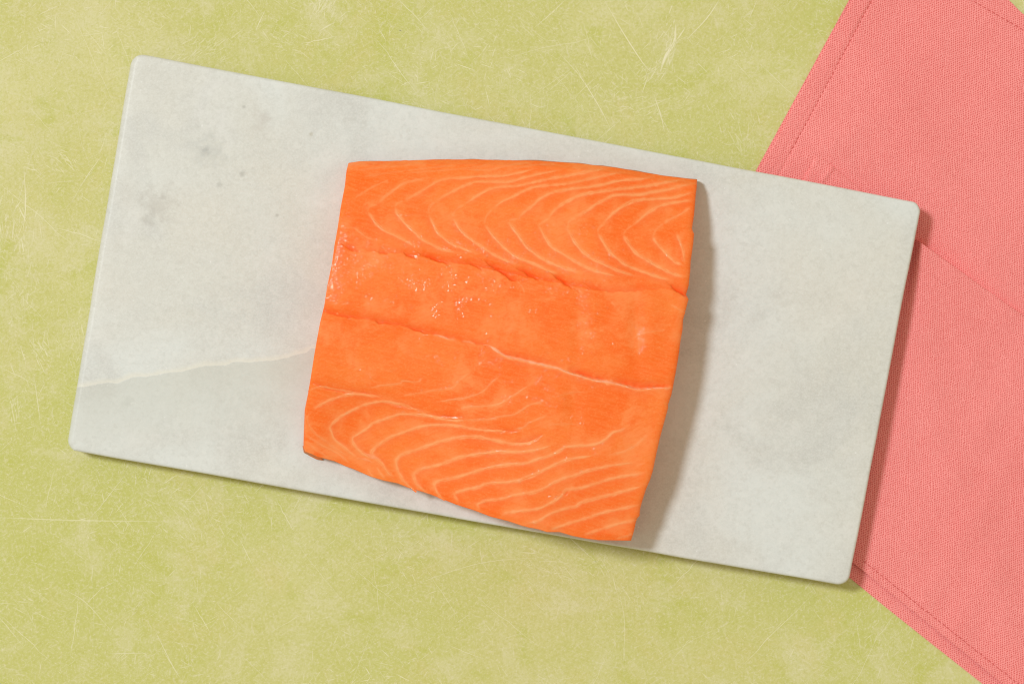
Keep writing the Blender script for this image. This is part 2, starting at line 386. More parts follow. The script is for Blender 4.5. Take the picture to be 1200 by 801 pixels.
# ------------------------------------------------------------------ salmon fillet
TOP = [(408, 192), (408.5, 191), (421, 189), (470, 188.4), (507, 187), (557, 186.8), (600, 188), (628, 188.3), (678, 191.5), (721, 196.3), (736, 199), (775, 205.5), (810, 210), (817, 210.5)]
RIGHT = [(817, 210.5), (816.5, 220), (815.5, 228), (814.5, 240), (813.5, 252), (811, 268), (813.5, 274), (812.5, 285), (811, 296), (809.5, 306), (809, 318), (807, 335), (804, 345), (807, 350.5), (804, 362), (800.5, 375), (800, 386), (797.5, 400), (796, 412), (794, 425), (792, 436), (789, 452), (787, 462), (783, 474), (783, 478), (777.5, 498), (773, 515), (769, 533), (765, 552), (761.5, 563), (757.5, 572), (753, 586), (750.5, 595), (749.5, 604), (746, 608), (743, 622), (739.5, 633)]
BOT = [(355.5, 524), (358, 529), (366, 532), (372, 535), (380, 537), (392, 540), (405, 546), (416, 550), (434, 558), (449, 562.5), (466, 566), (481, 572), (501, 577.5), (520, 585), (535, 591), (557, 598), (575, 605), (595, 610), (613, 616), (632, 620), (641, 623), (656, 623), (671, 627.5), (689, 631), (702, 632.5), (739.5, 633)]
LEFT = [(408, 192), (406, 200), (404, 218), (399, 244), (395.5, 268), (392, 287), (389, 309), (383.5, 335), (380, 358), (375, 378), (371.5, 397), (368, 417), (364, 443), (360.5, 463), (357, 480), (356, 504), (355.5, 524)]
NU, NV = 600, 600
def coons():
    tp, bt, lf, rt = resample(TOP, NU), resample(BOT, NU), resample(LEFT, NV), resample(RIGHT, NV)
    u = np.linspace(0, 1, NU)[None, :, None]; v = np.linspace(0, 1, NV)[:, None, None]
    Sg = (1 - v) * tp[None] + v * bt[None] + (1 - u) * lf[:, None] + u * rt[:, None]
    Sg -= (1 - u) * (1 - v) * tp[0] + u * (1 - v) * tp[-1] + (1 - u) * v * bt[0] + u * v * bt[-1]
    return Sg[..., 0], Sg[..., 1], u[..., 0] + 0 * v[..., 0], v[..., 0] + 0 * u[..., 0]
GX, GY, GU, GV = coons()

# fat lines traced on the fillet: (points, width px, strength)
FAT = [
 # upper (back) loin: upper arms
 ([(415,232),(425,226),(437,219),(450,213),(456,212)],1.8,.5), ([(442,240),(450,231),(462,222),(471,216),(482,212),(500,209)],2.2,.75),
 ([(472,236),(485,229),(500,220),(512,213),(525,209),(540,208.5),(564,206.5),(590,206),(609,202),(630,197)],2.3,.8),
 ([(509,237),(520,230),(535,222),(550,215.5),(559,213),(577,213),(596,213),(615,208),(635,203),(659,199)],2.4,.85),
 ([(544,240),(552,234),(565,226),(576,221),(587,219),(607,217.5),(627,213),(646,209),(665,206),(690,201),(712,197)],2.4,.85),
 ([(576,246),(587,237),(602,230),(615,223),(627,219),(647,217),(665,215),(680,212),(695,209),(714,204.5),(732,202)],2.4,.85),
 ([(607,256),(614,249),(625,240),(634,232),(646,226),(659,223),(672,221),(691,219),(707,216),(727,211.5),(750,210),(766,207)],2.5,.95),
 ([(642,257),(647,250),(655,242),(665,236),(677,230),(690,226.5),(707,224),(730,221),(750,219),(770,216),(787,212.5),(802,210.5)],2.6,1),
 ([(674,255),(682,250),(689,246),(697,240),(709,234),(719,229),(734,228),(750,228),(765,225),(784,222),(800,217.5),(815,215)],2.6,1),
 ([(706,264),(712,256),(722,247),(732,241),(742,236),(755,234),(770,233),(787,232),(800,229),(814,224)],2.5,1),
 ([(740,265),(750,257),(760,249),(772,242),(785,238),(800,236),(813,234)],2.5,.95), ([(777,262),(787,256),(799,250),(810,242)],2.2,.75),
 # upper loin: lower arms
 ([(414,266),(422,272),(430,278),(438,281)],1.8,.5), ([(430,246),(436,255),(442,263),(453,271.5),(465,277),(480,285),(486,289)],2.3,.8),
 ([(463,241),(465,249),(471,257),(478,265),(486,272),(495,281),(505,286),(517,292),(539,296.5)],2.4,.85),
 ([(502,250),(507,261),(512,271),(520,279),(530,286),(542,291),(558,297)],2.4,.85),
 ([(530,254),(536,264),(542,272),(555,283),(566,290),(577,297),(592,305),(608,310)],2.4,.9),
 ([(568,262),(573,270),(580,279),(590,289),(602,299),(617,306),(630,311),(645,318),(656,321)],2.5,.95),
 ([(595,258),(600,266),(607,275),(617,289),(627,297),(637,304),(650,310),(665,315),(682,320)],2.6,.95),
 ([(631,264),(635,271),(640,280),(647,290),(660,297.5),(670,304),(680,310),(691,315),(707,320),(726,324)],2.5,.95),
 ([(665,268),(672,281.5),(680,292),(692,302),(702,307),(717,314),(729,319),(747,324)],2.4,.9),
 ([(700,271),(706,282),(714,294),(726,305),(737,312),(757,319.5),(776,326),(786,327.5)],2.5,1),
 ([(730,274),(735,283),(745,296),(760,306),(774,314),(789,321),(804,324.5)],2.6,1), ([(765,277),(768,283),(775,291),(790,306),(800,310.5)],2.6,.95),
 ([(793,273),(797,284),(801,296),(802,309)],2.4,.8),
 # streaks along the back edge
 ([(540,199),(577,198.5),(599,193),(627,190)],1.6,.4), ([(470,203),(510,200),(548,197),(580,192)],1.5,.35), ([(425,207),(460,202),(500,197),(540,193)],1.5,.35), ([(415,200),(450,196),(490,192.5)],1.4,.3), ([(600,198),(630,193),(655,192.5)],1.5,.4),
 # lower (belly) loin
 ([(361,458),(368,455),(376,453),(391,455.5),(415,459.5),(428,462)],1.5,.6), ([(366,479.5),(376,474),(386,469),(404,463),(417,461.5),(431,463),(449,464.5)],2.4,.95),
 ([(364,482),(360,489),(362,497),(369,507),(382,517),(396,527),(410,535)],1.8,.45),
 ([(420,536),(411,530),(402,523),(392,514),(388,505),(387,500),(392,494),(400,487.5),(420,477),(435,472),(450,470),(462,472),(475,475),(485,479),(499,481)],2.5,1),
 ([(440,539),(432,535),(424,530),(416,522),(413,514),(416,510.5),(430,502),(437,496),(450,491),(465,486),(470,484.8),(487,485.5),(500,486.6),(513,489.5),(528,492.5),(550,492)],2.5,1),
 ([(462,562),(454,553),(447,542),(438,534),(436,528.5),(445,520),(460,511),(475,505.5),(485,502),(500,498.3),(520,497.8),(537,499),(552,502),(571,504),(597,505)],2.7,1),
 ([(488,576),(479,569),(471,560),(466,550),(464,541),(466,536.5),(470,532.8),(490,526),(507,520),(524,515),(539,512),(557,511.8),(576,515),(592,518.5),(607,520),(621,518),(632,511)],3.0,1),
 ([(503,578),(495,573),(488,566),(485,556),(488,552.5),(495,549),(517,543.5),(536,536.5),(553,533),(574,530),(590,529),(615,529),(632,526),(651,520)],3.0,1),
 ([(521,586),(516,581),(511.5,575),(509,568),(511,564.5),(516,562.5),(532,559.7),(545,556),(561,551),(574,547.5),(595,544),(617,542),(632,537),(647.5,532.3),(657,527),(665,523),(684,522),(690,521.3),(702,519),(712,512.5),(719,506),(730,503.5),(737,496)],2.9,1),
 ([(537.5,591),(535,584),(533,578.5),(545,573.5),(552,572),(561,570),(574,565.7),(600,564),(620,558.5),(632,553),(642,548),(662,539.5),(677,536),(700,532.8)],2.8,1),
 ([(711,533),(727,530),(737,526),(746,521),(753,514),(760,507.5)],2.2,.7),
 ([(563,600),(561,594),(560,590.5),(564,588),(571,586),(590,584),(602,580),(627,576),(639,571),(649,565),(664,559),(672,557),(686,552),(707,547),(722,544.3),(745,541.3)],2.7,.95),
 ([(587,605),(590,602),(597,600),(612,598),(629,596),(643,590),(656,582.5),(660,577),(664,573.5),(677,572),(690,569),(715,561),(732,557.5),(750,555),(757,552)],2.8,1),
 ([(614,613),(622,612),(630,610.5),(642,603),(653,598.5),(664,595),(674,593.5),(682,588),(701,583),(717,579),(739,573),(756,568.5)],2.9,1),
 ([(641,622),(657,616),(676,610),(695,604),(712,599),(732,595),(750,591)],2.7,.95), ([(682,627),(697,622),(715,616),(730,612),(746,608.5)],2.5,.9), ([(722,631),(733,628),(742,625)],2.0,.6),
 ([(358,509),(375,520),(397,532),(412,545)],2.0,.5), ([(357,516),(370,526),(384,535)],1.8,.45), ([(431,548),(433,553),(437,558)],1.5,.6), ([(441,546),(445,553),(451,561)],1.6,.7), ([(447,541),(455,552),(463,560)],1.6,.6),
 # noses joining the two arms of each upper line
 ([(607,256),(601,257),(596,259)],1.6,.45), ([(643,256),(636,260),(631,264)],1.6,.5), ([(675,254),(667,260),(665,268)],1.6,.5), ([(707,263),(702,267),(700,272)],1.6,.5), ([(741,264),(734,269),(730,275)],1.6,.5), ([(778,261),(769,269),(765,277)],1.6,.45), ([(577,245),(570,253),(568,262)],1.6,.45), ([(545,239),(534,246),(530,254)],1.6,.4), ([(510,236),(503,243),(502,251)],1.6,.4), ([(473,235),(466,238),(463,242)],1.6,.4), ([(443,239),(434,242),(430,247)],1.6,.35),
 # faint lines in the middle
 ([(490,460.6),(509,457),(529,455),(537,447),(550,436)],1.4,.6), ([(509,471),(531,468),(546,466),(565,459),(577,447),(586,440)],1.6,.65),
 ([(540,480),(546,477),(577,475),(590,471),(599,465),(609,459),(623,448)],1.6,.65), ([(536,492),(571,491.5),(585,488),(600,486),(609,482),(621,474),(634,471),(641,465)],1.7,.65),
 ([(600,503.5),(614,500.5),(619,495.5),(630,491),(642,486)],1.7,.6), ([(433,454.5),(450,451),(469,449),(472,446.3),(489,447),(495,442)],1.4,.65), ([(471,463.5),(487,461),(502,459)],1.3,.5),
 ([(640,497),(660,496.5),(684,497)],1.3,.3), ([(648,466),(668,460),(690,459)],1.2,.25), ([(606,329),(612,336),(615,344)],1.5,.5), ([(640,337),(648,345)],1.4,.4), ([(785,356),(797,363),(803,367)],1.6,.45), ([(716,353),(726,364)],1.5,.4),
 ([(740,396),(760,389),(783,386)],1.4,.4), ([(745,545),(757,542)],1.6,.5),
]
SEAM = [([(507,391.5),(517,394),(525,397),(534,398)],2.0,.9), ([(566,404),(573,405),(581,410),(593,417.5),(604,420),(613,422),(628,425.5),(643,429),(654,431.5),(663,435.5),(678,440),(695,445),(706,446.5),(715,448),(732,452),(747,456),(757,455.5),(767,455),(786,454)],3.0,1),
        ([(541,400),(550,400.5),(557,403)],1.6,.6), ([(673,436),(676,441),(678,444)],1.4,.7), ([(709,449),(714,448),(718,445)],3.4,.9), ([(743,453),(748,456),(752,457)],3.0,.8), ([(778,455),(783,455),(787,454)],3.4,.8), ([(611,423),(614,422),(617,421)],3,.7), ([(640,431),(645,429)],2.6,.6)]
# grooves where the flakes part: gentle drop on the upper side, abrupt lip on the lower side (points, depth mm, soft width px)
GROOVE = [([(404,288),(409,291),(415,294),(422,295.5)],.8,8), ([(443,295),(449,296.5),(456,296)],.9,7), ([(472,296),(480,299.5),(489,304)],1.0,7), ([(491,296),(503,301.5),(515,306),(528,309.5)],1.7,9),
 ([(545,306),(555,311),(566,316)],1.0,7), ([(566,305.5),(577,312),(590,320),(600,327),(606,329.5)],1.8,9), ([(603,313),(615,319),(625,325),(633,329.5)],1.4,9), ([(647,321),(655,327),(663,333),(671,338)],1.9,9), ([(680,330),(700,338),(722,342)],.6,9),
 ([(784,333),(792,340),(800,344.5),(807,348)],2.0,11), ([(375,364),(382,366),(400,370),(415,371.5),(428,372.5)],.9,9), ([(436,374),(448,378.5),(464,381)],1.0,8), ([(476,383),(488,387),(503,389.5)],1.2,8), ([(503,390),(517,394),(534,398)],1.0,9),
 ([(536,398),(560,402),(581,409)],.6,8), ([(581,409),(593,416),(613,421),(643,427.5),(663,434)],1.5,9), ([(663,434),(678,438),(697,443.5),(715,446.5)],2.4,10), ([(715,446),(732,450),(747,454),(767,453.5),(788,452.5)],2.9,12),
 ([(402,287),(440,294),(490,299),(530,307),(570,313),(610,322),(660,332),(720,341),(780,338),(808,346)],.55,14), ([(372,362),(420,371),(470,381),(520,393),(570,404)],.5,12),
 ([(362,448),(372,451),(386,456),(410,459),(430,461),(452,466)],.7,8), ([(450,470),(465,474),(482,478),(500,482)],.6,7), ([(500,484),(520,487),(545,488)],.5,7), ([(600,519),(612,520),(624,516),(636,508)],.9,9), ([(655,575),(662,579),(668,573)],.6,6), ([(560,502),(590,506),(612,503)],.5,7)]
def fillet():
    mm = .001
    ul = sm(.1, .75, GU)
    vk = [0, .015, .05, .12, .25, .5, .72, .86, .94, .985, 1]
    right = np.interp(GV, vk, [9, 13, 17, 23, 28.5, 30.5, 30, 28, 26, 25, 24])
    left = np.interp(GV, vk, [7, 10, 13.5, 18.5, 24, 26, 22, 15.5, 11.5, 9.5, 8.5])
    H = (left * (1 - ul) + right * ul)
    k = np.ones(61) / 61                                      # smooth the profile
    Hp = np.pad(H, ((30, 30), (0, 0)), mode='reflect', reflect_type='odd'); H2 = np.apply_along_axis(lambda a: np.convolve(a, k, 'valid'), 0, Hp)
    w = sm(.015, .08, np.minimum(GV, 1 - GV)); H = H * (1 - w) + H2 * w
    dl = GU * 412; dr = (1 - GU) * 400
    H -= 1.3 * np.exp(-dl / 3.5) * (.6 + .4 * np.sin(GV * 9)) + 1.5 * np.exp(-dr / 2.5)
    H -= .5 * sm(30, 0, dl) ** 2
    H += .30 * noise2(NV, NU, 120, 11) + .06 * noise2(NV, NU, 34, 12)
    # finger-pressed dents on the right half
    for (x, y, sx, sy, a) in [(745, 385, 9, 38, -1.1), (763, 380, 12, 40, .5), (677, 385, 9, 45, -.9), (696, 380, 10, 42, .6), (672, 482, 9, 22, -.8), (654, 470, 9, 26, .5), (744, 310, 8, 25, -.4), (738, 430, 30, 10, -.5), (560, 350, 30, 14, .5), (500, 345, 30, 12, .5), (706, 300, 8, 20, .35), (470, 430, 40, 20, .4)]:
        H += .65 * a * np.exp(-((GX - x) / sx) ** 2 - ((GY - y) / sy) ** 2)
    flake_shade = np.zeros_like(H); fat = np.zeros_like(H)
    jit = noise2(NV, NU, 7, 21)
    for pts, dep, wd in GROOVE:
        d, sg, al = polydist(GX, GY, spline(pts, 5), 32)
        env = np.sin(np.clip(al, 0.02, .98) * math.pi) ** .55
        end = np.exp(-np.maximum(0, d - 6) / 8.)
        sd = d * sg + jit * .5
        upper = np.exp(-np.maximum(-sd, 0) / (wd * .55)) * (sd < 0); lower = np.exp(-(np.maximum(sd, 0) / 1.1) ** 2) * (sd >= 0)
        gpf = (upper + lower) * env * end; H -= dep * .68 * gpf
        H += dep * .05 * np.exp(-((sd - 3) / 3.) ** 2) * env * (d < 30)
        flake_shade = np.maximum(flake_shade, np.clip(gpf, 0, 1) ** 1.1 * min(1, dep * .5 + .3))  # shaded groove side painted into the flesh colour
    for pts, wd, st in FAT + SEAM:
        d, sg, al = polydist(GX, GY, spline(pts, 5), 14)
        env = np.clip(np.sin(np.clip(al, .0, 1) * math.pi) * 2.5, .15, 1)
        flake_shade = np.maximum(flake_shade, .42 * st * env * np.exp(-np.maximum(d - 1.5, 0) / 4.5) * (d * sg > .8) * (wd > 2.2))  # flake shading painted along one side of the wider lines
        g = np.exp(-((d + jit * .3) / (wd * .62)) ** 2)
        fat = np.maximum(fat, g * .8 * st * env + .2 * st * env * np.exp(-(d / (wd * 2.2)) ** 2)); H += .05 * st * g * env
    # cut fibre grain; stronger where the flesh was torn rather than sliced
    tear = np.zeros_like(H)
    for (x, y, sx, sy, a) in [(400, 265, 12, 38, 1.4), (420, 300, 40, 22, .9), (480, 310, 60, 18, .7), (395, 330, 16, 40, .7), (692, 365, 16, 34, 1.3), (650, 470, 16, 34, 1.1), (686, 270, 10, 40, 1.0), (730, 300, 18, 16, .7), (800, 292, 7, 26, 1.1), (770, 400, 26, 14, .8), (650, 330, 60, 18, .6), (530, 285, 30, 14, .6), (560, 320, 70, 14, .5), (600, 430, 110, 22, .35), (440, 250, 60, 26, .6), (640, 270, 60, 30, .4), (390, 365, 26, 10, .8), (400, 450, 40, 12, .7), (690, 530, 40, 40, .3), (660, 585, 30, 14, .8)]:
        tear += a * np.exp(-((GX - x) / sx) ** 2 - ((GY - y) / sy) ** 2)
    tear = np.clip(tear, 0, 1.5)
    H += .010 * noise2(NV, NU, 3.2, 31) + .012 * noise2(NV, NU, (4, 14), 32)
    spots = np.maximum(noise2(NV, NU, 4.0, 33) - .95, 0) * sm(-.4, .8, noise2(NV, NU, 16, 34))
    H += tear * (.04 * spots + .014 * noise2(NV, NU, (3, 7), 35))
    fat = np.maximum(fat, np.clip(tear * spots * .22, 0, .35))
    H = np.maximum(H, 2.0)
    Z = slab_top(GX) + H * mm
    wet = np.clip(.30 + .5 * tear + .5 * np.clip(fat, 0, 1) * sm(240, 300, GX), 0, 1.2)
    return Z, flake_shade, fat, wet
GZ, FLAKE_SHADE, FATF, WET = fillet()
fil = empty('salmon_fillet', (0, .0, TH + .0025))
fil['label'] = 'raw orange salmon fillet with white fat lines on marble board'; fil['category'] = 'salmon'
FO = np.array(fil.location)
def build_flesh():
    V = [P(GX, GY, GZ).reshape(-1, 3)]; n = NU * NV
    idx = np.arange(n).reshape(NV, NU)
    loop = np.r_[idx[0, :-1], idx[:-1, -1], idx[-1, :0:-1], idx[:0:-1, 0]]
    bx, by, bz = GX.ravel()[loop], GY.ravel()[loop], GZ.ravel()[loop]
    cx, cy = 590, 410
    rings = [loop]; nl = len(loop); base = n; flake_shade = [FLAKE_SHADE.ravel()]; fat = [FATF.ravel()]
    z0 = slab_top(bx) + .0006; rag = noise2(1, nl, (1, 9), 41)[0]
    for f, ins in ((.12, .1), (.35, .4), (.65, .9), (.9, 1.8), (1.0, 3.0)):
        dx, dy = cx - bx, cy - by; L = np.hypot(dx, dy); lefty = 1 + 9 * sm(.6, .9, dx / L)
        q = P(bx, by, bz); z = bz + (z0 - bz) * f
        ins_m = (ins * lefty + rag * .35 * (f < 1)) * S
        q[:, 0] += dx / L * ins_m; q[:, 1] -= dy / L * ins_m; q[:, 2] = z
        V.append(q); rings.append(np.arange(base, base + nl)); base += nl; flake_shade.append(np.zeros(nl)); fat.append(np.clip(rag * .1, 0, .3))
    # close underneath with a fan
    V.append(np.array([[q[:, 0].mean(), q[:, 1].mean(), slab_top(np.array(590.)) + .0006]])); flake_shade.append([0]); fat.append([0]); ctr = base
    V = np.vstack(V) - FO
    F = [grid_faces(NV, NU)]
    for a, b in zip(rings[:-1], rings[1:]):
        F.append(np.stack([a, np.roll(a, -1), np.roll(b, -1), b], -1))
    F = np.vstack(F)
    lastr = rings[-1]
    m1 = mesh('flesh', V, F, True, {'flake_shade': np.concatenate(flake_shade), 'fat': np.concatenate(fat), 'wet': np.r_[WET.ravel(), np.full(len(V) - n, .2)]})
    o = link('flesh', m1, fil, M_FLESH)
    import bmesh
    bm = bmesh.new(); bm.from_mesh(m1); bm.verts.ensure_lookup_table()
    for i in range(nl):
        f = bm.faces.new((bm.verts[lastr[i]], bm.verts[lastr[(i + 1) % nl]], bm.verts[ctr]))
    bm.to_mesh(m1); bm.free(); m1.update()
    return o
FL = build_flesh()
tree = KDTree(NU * NV // 4 + NU)
sub = np.stack([GX[::2, ::2].ravel(), GY[::2, ::2].ravel()], -1); subz = GZ[::2, ::2].ravel()
for i, (a, b) in enumerate(sub): tree.insert((a, b, 0), i)
tree.balance()
def hz(x, y):
    r = tree.find_n((x, y, 0), 4); w = [1 / (d + .05) for _, _, d in r]
    return sum(wi * subz[i] for wi, (_, i, _) in zip(w, r)) / sum(w)
def strand(name, pts, wd, st, parent, mat, rise=.00006):
    """a band of connective tissue: lens-shaped section, its edges sunk in the flesh"""
    pts = spline(pts, 3); L = np.hypot(*np.diff(pts, axis=0).T).sum(); n = max(6, int(L / 1.6)); p = resample(pts, n)
    d = np.gradient(p, axis=0); d /= np.hypot(d[:, 0], d[:, 1])[:, None] + 1e-9; nr = np.stack([-d[:, 1], d[:, 0]], -1)
    tt = np.linspace(0, 1, n); env = np.clip(np.minimum(tt, 1 - tt) * n / 7, .12, 1)
    rn = np.convolve(rng.standard_normal(n + 8), np.ones(5) / 5, 'same')[4:-4]; rn2 = np.convolve(rng.standard_normal(n + 8), np.ones(9) / 9, 'same')[4:-4]
    w = wd * (.66 + .5 * rn) * (.4 + .6 * env); w = np.clip(w, .6, wd * 1.7); p = p + nr * (rn2 * .5)[:, None]
    V, A = [], []
    for i in range(n):
        for j, (o_, r_, f_) in enumerate(((-.8, -.00006, .3), (-.42, .00003, .75), (0, rise, 1), (.42, .00003, .75), (.8, -.00006, .3))):
            x, y = p[i] + nr[i] * w[i] * o_
            V.append((x, y, hz(x, y) + r_ - .00012 * (1 - env[i]))); A.append(st * f_ * (.35 + .65 * env[i]) * np.clip(.85 + .35 * rn2[i], .3, 1))
    V = np.array(V); V = P(V[:, 0], V[:, 1], V[:, 2]) - FO
    me = mesh(name, V, grid_faces(n, 5), True, {'fat': A, 'flake_shade': np.zeros(len(A)), 'wet': np.full(len(A), .55)})
    return link(name, me, parent, mat)
for pts, wd, st in FAT: strand('fat_line', pts, wd, st, FL, M_FLESH)
for i, (pts, wd, st) in enumerate(SEAM):
    o = strand('center_seam', pts, wd, st, FL, M_SEAM, .00025)
    if i == 1: o['label'] = 'whitish connective seam along the middle of the fillet'
for pts, wd, st in [([(424,529),(431,533),(440,536),(447,538)], 8, .55), ([(418,537),(428,538),(436,541)], 6, .4)]:
    o = strand('membrane', pts, wd, st, FL, M_SEAM, .0002); o['label'] = 'pale pink scrap of membrane near the belly edge'
# skin on the underside, its cut edge showing along the back
def skin():
    tp = resample(TOP, 200); V, F = [], []
    rag = noise2(1, 200, (1, 7), 51)[0]; u = np.linspace(0, 1, 200)
    ztop = GZ[0, (u * (NU - 1)).astype(int)]
    out = .25 + .55 * sm(.2, .8, u) + rag * .22
    for (o_, f) in ((-1.2, .03), (0.15, .06), (1, .16), (.8, .6), (-.5, 1)):
        q = P(tp[:, 0], tp[:, 1], ztop); zb = slab_top(tp[:, 0]) + .0003
        q[:, 1] += S * (out * o_ if o_ > 0 else o_); q[:, 2] = ztop + (zb - ztop) * f
        V.append(q)
    me = mesh('skin', np.vstack(V) - FO, grid_faces(5, 200), True)
    o = link('skin', me, fil, M_SKIN); o['label'] = 'thin brownish skin edge along the back of the fillet'
    # torn skin corner at the belly
    pts = [(354.5, 522), (356, 530), (363, 534), (371, 538), (378, 539), (377, 534), (366, 529), (359, 523)]
    c = []
    for k, (x, y) in enumerate(pts): c.append((x, y, float(slab_top(np.array(float(x)))) + (.0012 if k < 5 else .0030)))
    c = np.array(c); b = c.copy(); b[:, 2] -= .0010
    V = np.vstack([P(c[:, 0], c[:, 1], c[:, 2]), P(b[:, 0], b[:, 1], b[:, 2])]) - FO; n = len(pts)
    F = [tuple(range(n)), tuple(reversed(range(n, 2 * n)))] + [(i, i + n, (i + 1) % n + n, (i + 1) % n) for i in range(n)]
    o = link('skin', mesh('skin', V, F, False), fil, M_SKIN); o['label'] = 'small torn corner of skin at the belly edge'
skin()

# ------------------------------------------------------------------ coral napkin folded under the board
nap = empty('napkin', (.2, .02, 0))
nap['label'] = 'folded coral pink cloth napkin tucked under the marble board'; nap['category'] = 'napkin'
NO_ = np.array(nap.location)
def slab_in(px, py):
    """signed distance in px outside the board outline (negative = under it)"""
    c = [np.array(k[0], float) for k in CORN]; d = np.full(px.shape, -1e3)
    for i in range(4):
        a, b = c[i], c[(i + 1) % 4]; e = (b - a) / np.linalg.norm(b - a)
        d = np.maximum(d, e[1] * (px - a[0]) - e[0] * (py - a[1]))
    return d
def sheet(name, sides, n_u, n_v, hfun, th, edge=(1, 1, 1, 1), drop=(0, 0, 0, 0), roll=2.2):
    tp, rt, bt, lf = [resample(spline(s_, 8) if len(s_) > 2 else s_, k) for s_, k in zip(sides, (n_u, n_v, n_u, n_v))]
    u = np.linspace(0, 1, n_u)[None, :, None]; v = np.linspace(0, 1, n_v)[:, None, None]
    G = (1 - v) * tp[None] + v * bt[None] + (1 - u) * lf[:, None] + u * rt[:, None]
    G -= (1 - u) * (1 - v) * tp[0] + u * (1 - v) * tp[-1] + (1 - u) * v * bt[0] + u * v * bt[-1]
    x, y = G[..., 0], G[..., 1]
    Lu = np.hypot(*(tp[-1] - tp[0])); Lv = np.hypot(*(lf[-1] - lf[0])); U, Vv = u[..., 0] + 0 * v[..., 0], v[..., 0] + 0 * u[..., 0]
    de = np.full(x.shape, 1e3)
    for k, dd in zip(edge, (Vv * Lv, (1 - U) * Lu, (1 - Vv) * Lv, U * Lu)):
        if k: de = np.minimum(de, dd)
    z = hfun(x, y, de)
    z = z - th * .55 * (1 - np.clip(de / roll, 0, 1)) ** 2
    V = [P(x, y, z).reshape(-1, 3)]; idx = np.arange(n_u * n_v).reshape(n_v, n_u)
    loop = np.r_[idx[0, :-1], idx[:-1, -1], idx[-1, :0:-1], idx[:0:-1, 0]]
    kk = 1 if n_u > 100 else 0; inner = np.r_[idx[kk, :-1], idx[:-1, -1 - kk], idx[-1 - kk, :0:-1], idx[:0:-1, kk]]
    q = V[0][loop].copy(); q[:, :2] = V[0][inner][:, :2]; dr = np.r_[np.full(n_u - 1, drop[0]), np.full(n_v - 1, drop[1]), np.full(n_u - 1, drop[2]), np.full(n_v - 1, drop[3])] * .001
    q[:, 2] = np.maximum(q[:, 2] - th * .45 - dr, .0001); nl = len(loop); rim_ = V[0][loop].copy(); rim_[:, 2] -= 2e-5; V.append(rim_); V.append(q); r0 = np.arange(nl) + n_u * n_v; r = r0 + nl
    F = np.vstack([grid_faces(n_v, n_u), np.stack([r0, np.roll(r0, -1), np.roll(r, -1), r], -1)])
    return link(name, mesh(name, np.vstack(V) - NO_, F, True), nap, M_CLOTH), (x, y, z)
def pn(x, y, sc, seed):
    """smooth world noise from a few random plane waves"""
    r = np.random.default_rng(seed); o = 0
    for i in range(7):
        a = r.uniform(0, 2 * math.pi); k = 2 * math.pi / (sc * r.uniform(.6, 1.8)); o = o + np.sin(k * (x * math.cos(a) + y * math.sin(a)) + r.uniform(0, 7))
    return o / 2.6
mm = .001
# geometry of the weave axes in photo pixels
BD = np.array([165, 131]) / math.hypot(165, 131)        # along the bottom hem
def lower_h(x, y, de):
    fx, fy = 1075., 281.; e = np.array([125, 91]) / math.hypot(125, 91)
    a = (x - fx) * e[0] + (y - fy) * e[1]; d = -(x - fx) * e[1] + (y - fy) * e[0]
    so = slab_in(x, y)
    amp = 5.8 * sm(-1, 9, so) * np.exp(-np.maximum(a, 0) / 150.) * sm(-60, -5, a) + .5 * sm(-1, 9, so) * sm(-70, 10, a)
    ridge = (.5 * np.exp(-(line_d(x, y, (977, 194), (962, 214)) / 3) ** 2)) * sm(0, 5, so) * (y < 240)
    ca = sm(-70, 10, a)
    z = 2.85 + .4 * ca + amp * np.exp(-np.maximum(d, 0) / 46.) + ca * sm(0, 40, so) * (.18 * pn(x, y, 60, 3) + .6 * pn(x, y, 170, 4))
    z += .5 * np.exp(-((d - 120 - .12 * a) / 26) ** 2) * sm(0, 30, so)
    z += ridge + (.9 * np.exp(-(line_d(x, y, (1060, 420), (1150, 640)) / 30) ** 2) + .7 * np.exp(-(line_d(x, y, (1020, 610), (1200, 720)) / 20) ** 2)) * sm(0, 50, so) * ca
    hem = lower_seam_d(x, y); z -= .32 * np.exp(-(hem / 1.8) ** 2) - .22 * sm(2, -2, hem * 0 + de - 24)
    return np.where(so < 4, np.minimum(z, (slab_lift(x) * 1000 - .12) + 1.2 * np.maximum(so, 0)), z) * mm
def line_d(x, y, p, q):
    p, q = np.array(p, float), np.array(q, float); e = (q - p) / np.linalg.norm(q - p)
    return np.abs((x - p[0]) * e[1] - (y - p[1]) * e[0])
ST_LOW = [(1012, 657), (1100, 727), (1200, 806), (1290, 876)]
ST_UP = [(925, 180), (944, 146), (975, 88), (1026, -8), (1050, -55)]
ST_TR = [(1100, -26), (1138, 0), (1200, 36), (1290, 94)]
def lower_seam_d(x, y): return line_d(x, y, ST_LOW[0], ST_LOW[-1])
def inpoly_soft(x, y, pts, soft):
    d = np.full(x.shape, 1e3); pts = np.array(pts, float)
    for i in range(len(pts)):
        a, b = pts[i], pts[(i + 1) % len(pts)]; e = (b - a) / np.linalg.norm(b - a); d = np.minimum(d, -(e[1] * (x - a[0]) - e[0] * (y - a[1])))
    return sm(-soft, soft, d)
